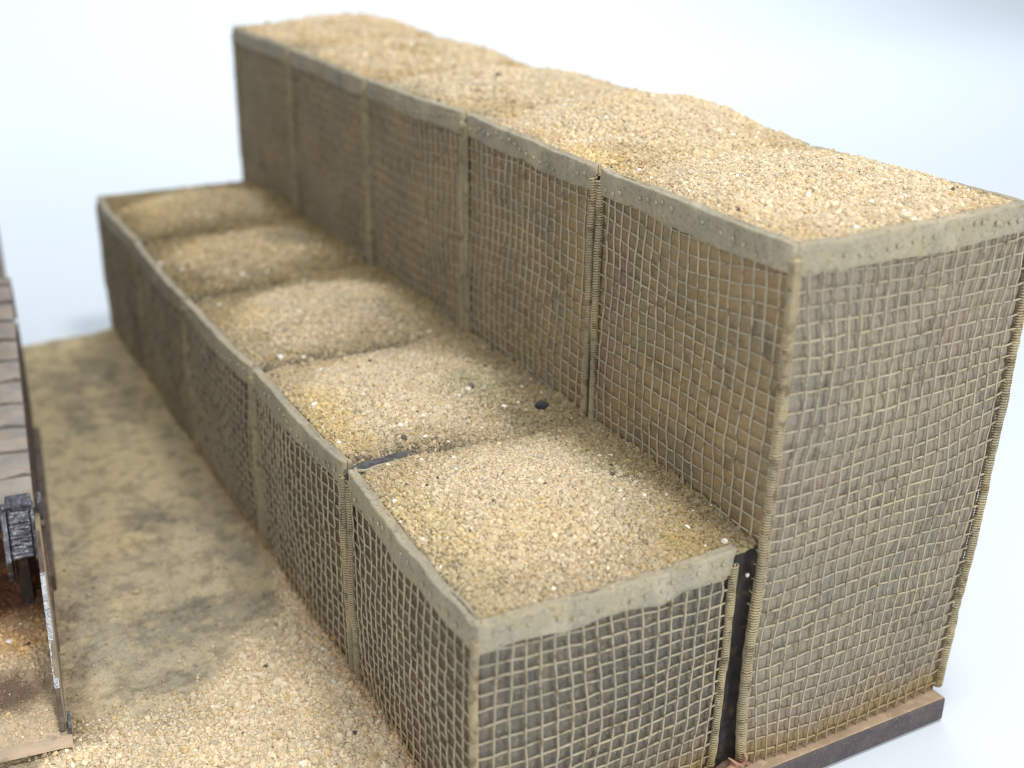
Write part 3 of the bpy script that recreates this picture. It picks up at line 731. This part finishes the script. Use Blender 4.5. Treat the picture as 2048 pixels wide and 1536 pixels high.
# dirt in the scoop
def h_dirt(x, y): return 0.060+0.11*sstep(0.42, 0.95, y+0.05*fbm(x*8, y*3, 3, 2))+0.014*fbm(x*9, y*9, 5, 3)+0.006*fbm(x*30, y*30, 6, 2)
def c_dirt(x, y):
    c = lin(206, 186, 154)*np.ones(np.shape(x)+(1,))
    w = sstep(0.50, 0.74, y+0.10*fbm(x*8, y*8, 9, 3))[..., None]; c = c*(1-w)+lin(110, 72, 54)*w
    w = sstep(0.44, 0.54, y+0.10*fbm(x*8, y*8, 9, 3))[..., None]*(1-w)*0.6; c = c*(1-w)+lin(206, 164, 104)*w
    w = blob(np.asarray(x), np.asarray(y), -0.19, 0.31, 0.13, 0.12)[..., None]*0.85; c = c*(1-w)+lin(104, 84, 74)*w
    return c
xs = np.linspace(-0.78, -0.030, 90); ys = np.linspace(0.03, 0.90, 100); X, Y = np.meshgrid(xs, ys, indexing='ij')
Zd = h_dirt(X, Y)-0.022*(1-sstep(0.02, 0.16, Y))
me = quad_mesh(np.stack([X, Y, Zd], -1).reshape(-1, 3), grid_quads(90, 100)); add_color(me, c_dirt(X, Y).reshape(-1, 3)*0.92)
dirt = link('dirt_load', me, SAND, scoop); dirt['kind'] = 'stuff'
n = 5200; gx = rng.uniform(-0.5, -0.032, n); gy = rng.uniform(0.06, 0.88, n); k = rng.random(n) < 0.25+0.75*np.exp(-((gy-0.52)/0.09)**2); gx, gy = gx[k], gy[k]
s = np.exp(rng.normal(math.log(0.0042), 0.40, len(gx)))*(0.7+0.5*(gy > 0.4))
cc = grain_colors(c_dirt(gx, gy), len(gx))
gr = scatter('dirt_grains', np.stack([gx, gy, h_dirt(gx, gy)-0.022*(1-sstep(0.02, 0.16, gy))+s*0.2], 1), s, cc, mach)
# track: a belt with shoes round two wheels
c1 = np.array([1.16, 0.235]); r1 = 0.205; c2 = np.array([2.72, 0.385]); r2 = 0.355
dd = c2-c1; D = np.linalg.norm(dd); th0 = math.atan2(dd[1], dd[0]); al = math.acos((r1-r2)/D)
path = []
t_up = th0+al; t_dn = th0-al
for t in np.linspace(t_up, t_dn-2*math.pi+2*math.pi, 2): pass
ang1 = np.linspace(t_up, 2*math.pi+t_dn, 30)                # round the front wheel
path += [c1+r1*np.array([math.cos(t), math.sin(t)]) for t in ang1]
ang2 = np.linspace(t_dn, t_up, 40)                          # round the rear wheel
path += [c2+r2*np.array([math.cos(t), math.sin(t)]) for t in ang2]
path.append(path[0]); path = np.array(path)
seg = np.linalg.norm(np.diff(path, axis=0), axis=1); cum = np.concatenate([[0], np.cumsum(seg)])
mb = MB(); prism(mb, [tuple(q) for q in path[:-1]], -0.60, -0.052)
track = part('track', mb, TRACK_DK)
mb = MB(); prism(mb, [(1.1, 0.08), (2.75, 0.08), (2.85, 0.3), (2.7, 0.52), (1.2, 0.30)], -0.055, -0.022, 0.006)
part('track_frame', mb, TRACK_DK)
mb = MB(); mb.box((-0.050, 1.02, 0.0), (0.006, 2.50, 0.07), 0.006)
part('track_guard', mb, BROWN)
npad = int(round(cum[-1]/0.178)); pitch = cum[-1]/npad
def shoe_mesh(seed):
    """track shoe: slightly dished plate with a raised lip and a wavy worn edge; local x across, y along, z out"""
    nx, ny = 22, 7; q = []
    W = 0.56
    for sgn in (1, 0):
        for i in range(nx):
            for j in range(ny):
                u = i/(nx-1); v = j/(ny-1)
                x = -0.028-W*u; y = (v-0.5)*pitch*0.92
                if j <= 1: y += 0.016*float(vnoise(u*14+seed*3.1, 0.5, seed))
                z = 0.020+(0.012*(1-float(sstep(0.10, 0.90, v))) if sgn else -0.020)+0.004*float(vnoise(u*10, v*5, seed+5))*sgn
                if i in (0, nx-1) and sgn: z -= 0.003
                q.append((x, y, z))
    F = [tuple(f) for f in grid_quads(nx, ny)]+[tuple(f) for f in grid_quads(nx, ny, nx*ny, True)]
    o = nx*ny
    for i in range(nx-1):
        F.append((i*ny, o+i*ny, o+(i+1)*ny, (i+1)*ny)); F.append((i*ny+ny-1, (i+1)*ny+ny-1, o+(i+1)*ny+ny-1, o+i*ny+ny-1))
    for j in range(ny-1):
        F.append((j, j+1, o+j+1, o+j)); F.append(((nx-1)*ny+j, o+(nx-1)*ny+j, o+(nx-1)*ny+j+1, (nx-1)*ny+j+1))
    me = mesh_from(q, F); bm = bmesh.new(); bm.from_mesh(me); bmesh.ops.recalc_face_normals(bm, faces=bm.faces[:]); bm.to_mesh(me); bm.free()
    me.materials.append(TRACK); return me
shoes = [shoe_mesh(s) for s in range(4)]
for k in range(npad):
    d = (k+0.35)*pitch; y = np.interp(d, cum, path[:, 0]); z = np.interp(d, cum, path[:, 1])
    d2 = (d+0.02) % cum[-1]; d1 = (d-0.02) % cum[-1]
    ty = np.interp(d2, cum, path[:, 0])-np.interp(d1, cum, path[:, 0]); tz = np.interp(d2, cum, path[:, 1])-np.interp(d1, cum, path[:, 1])
    o = bpy.data.objects.new('track_shoe', shoes[k % 4]); col.objects.link(o); o.parent = track
    o.location = (0, y, z)
    # the path runs over the front wheel first, so outwards is the left normal
    a = math.atan2(tz, ty); o.rotation_euler = (a+math.pi, 0, 0)
# hull beside and behind the track; unseen upper block added for shade
mb = MB(); prism(mb, [(1.25, 0.30), (1.30, 0.78), (1.75, 0.86), (2.9, 0.86), (3.85, 0.80), (3.9, 0.14), (2.9, 0.12), (1.6, 0.14)], -1.7, -0.625, 0.02)
mb.box((-1.7, 1.5, 0.80), (-0.15, 4.6, 1.95), 0.05)  # unseen upper body, sized to keep light off the far low wall
mb.box((-1.7, 2.95, 0.12), (-0.070, 3.9, 0.80), 0.02)
hull_with_shade_block = part('hull_with_shade_block', mb, TRACK)
mb = MB(); prism(mb, [(1.9, 1.95), (2.0, 2.3), (3.1, 2.3), (3.2, 1.95)], -1.5, -0.35, 0.03)  # out of view, added to block light from the left
part('cab_shade_block', mb, TRACK)
# lift arm with ribbed hinge block
mb = MB(); mb.box((-0.125, 0.80, 0.37), (-0.034, 0.93, 0.50), 0.008)
arm = part('hinge_block', mb, STEEL)
mb = MB()
for k in range(15):
    y = 0.797-k*0.0088; z = 0.487-k*0.0082
    P = np.stack([np.linspace(-0.118, -0.042, 9), y+0.006*vnoise(np.linspace(0, 4, 9), np.full(9, k*1.3), 5), z+0.004*vnoise(np.linspace(0, 4, 9), np.full(9, k*2.3), 6)], 1)
    mb.tube(P, 0.0100+0.002*vnoise(np.linspace(0, 6, 9), np.full(9, k*3.1), 8), 8)
part('pleated_cover', mb, STEEL, arm, True)
mb = MB(); mb.tube(np.array([(-0.135, 0.82, 0.505), (-0.03, 0.82, 0.505)]), 0.012, 12); mb.box((-0.10, 0.79, 0.490), (-0.065, 0.85, 0.525), 0.006)
part('hinge_pin', mb, STEEL, arm)
mb = MB(); prism(mb, [(0.66, 0.36), (0.78, 0.50), (0.86, 0.50), (0.86, 0.36), (0.74, 0.26), (0.70, 0.26)], -0.142, -0.122, 0.004)
part('hinge_cheek', mb, STEEL, arm)
mb = MB(); prism(mb, [(0.66, 0.36), (0.78, 0.50), (0.86, 0.50), (0.86, 0.36), (0.70, 0.30)], -0.040, -0.026, 0.004)
part('hinge_cheek', mb, STEEL, arm)
mb = MB(); mb.box((-0.115, 0.74, 0.10), (-0.070, 0.78, 0.40), 0.005)
part('bracket_leg', mb, TRACK_DK, arm)
mb = MB(); mb.box((-0.55, 0.84, 0.36), (-0.12, 0.95, 0.46), 0.01)
part('cross_beam', mb, STEEL, arm)
mb = MB(); t = np.linspace(0, 1, 30)
mb.tube(np.stack([-0.008+0.004*np.sin(t*5), 0.74-0.30*t**1.2, 0.455-0.36*t], 1), 0.0085+0.0016*(np.sin(t*60) > 0.6)*(t > 0.45), 8)
mb.tube(np.array([(-0.03, 0.74, 0.455), (0.008, 0.74, 0.458)]), 0.014, 10)
part('hose_rod', mb, BROWN, arm, True)
mb = MB(); mb.tube(np.array([(-0.022, 0.84, 0.44), (0.004, 0.84, 0.44)]), 0.030, 14); mb.box((-0.012, 0.80, 0.40), (0.004, 0.88, 0.52), 0.004)
part('arm_boss', mb, STEEL, arm)
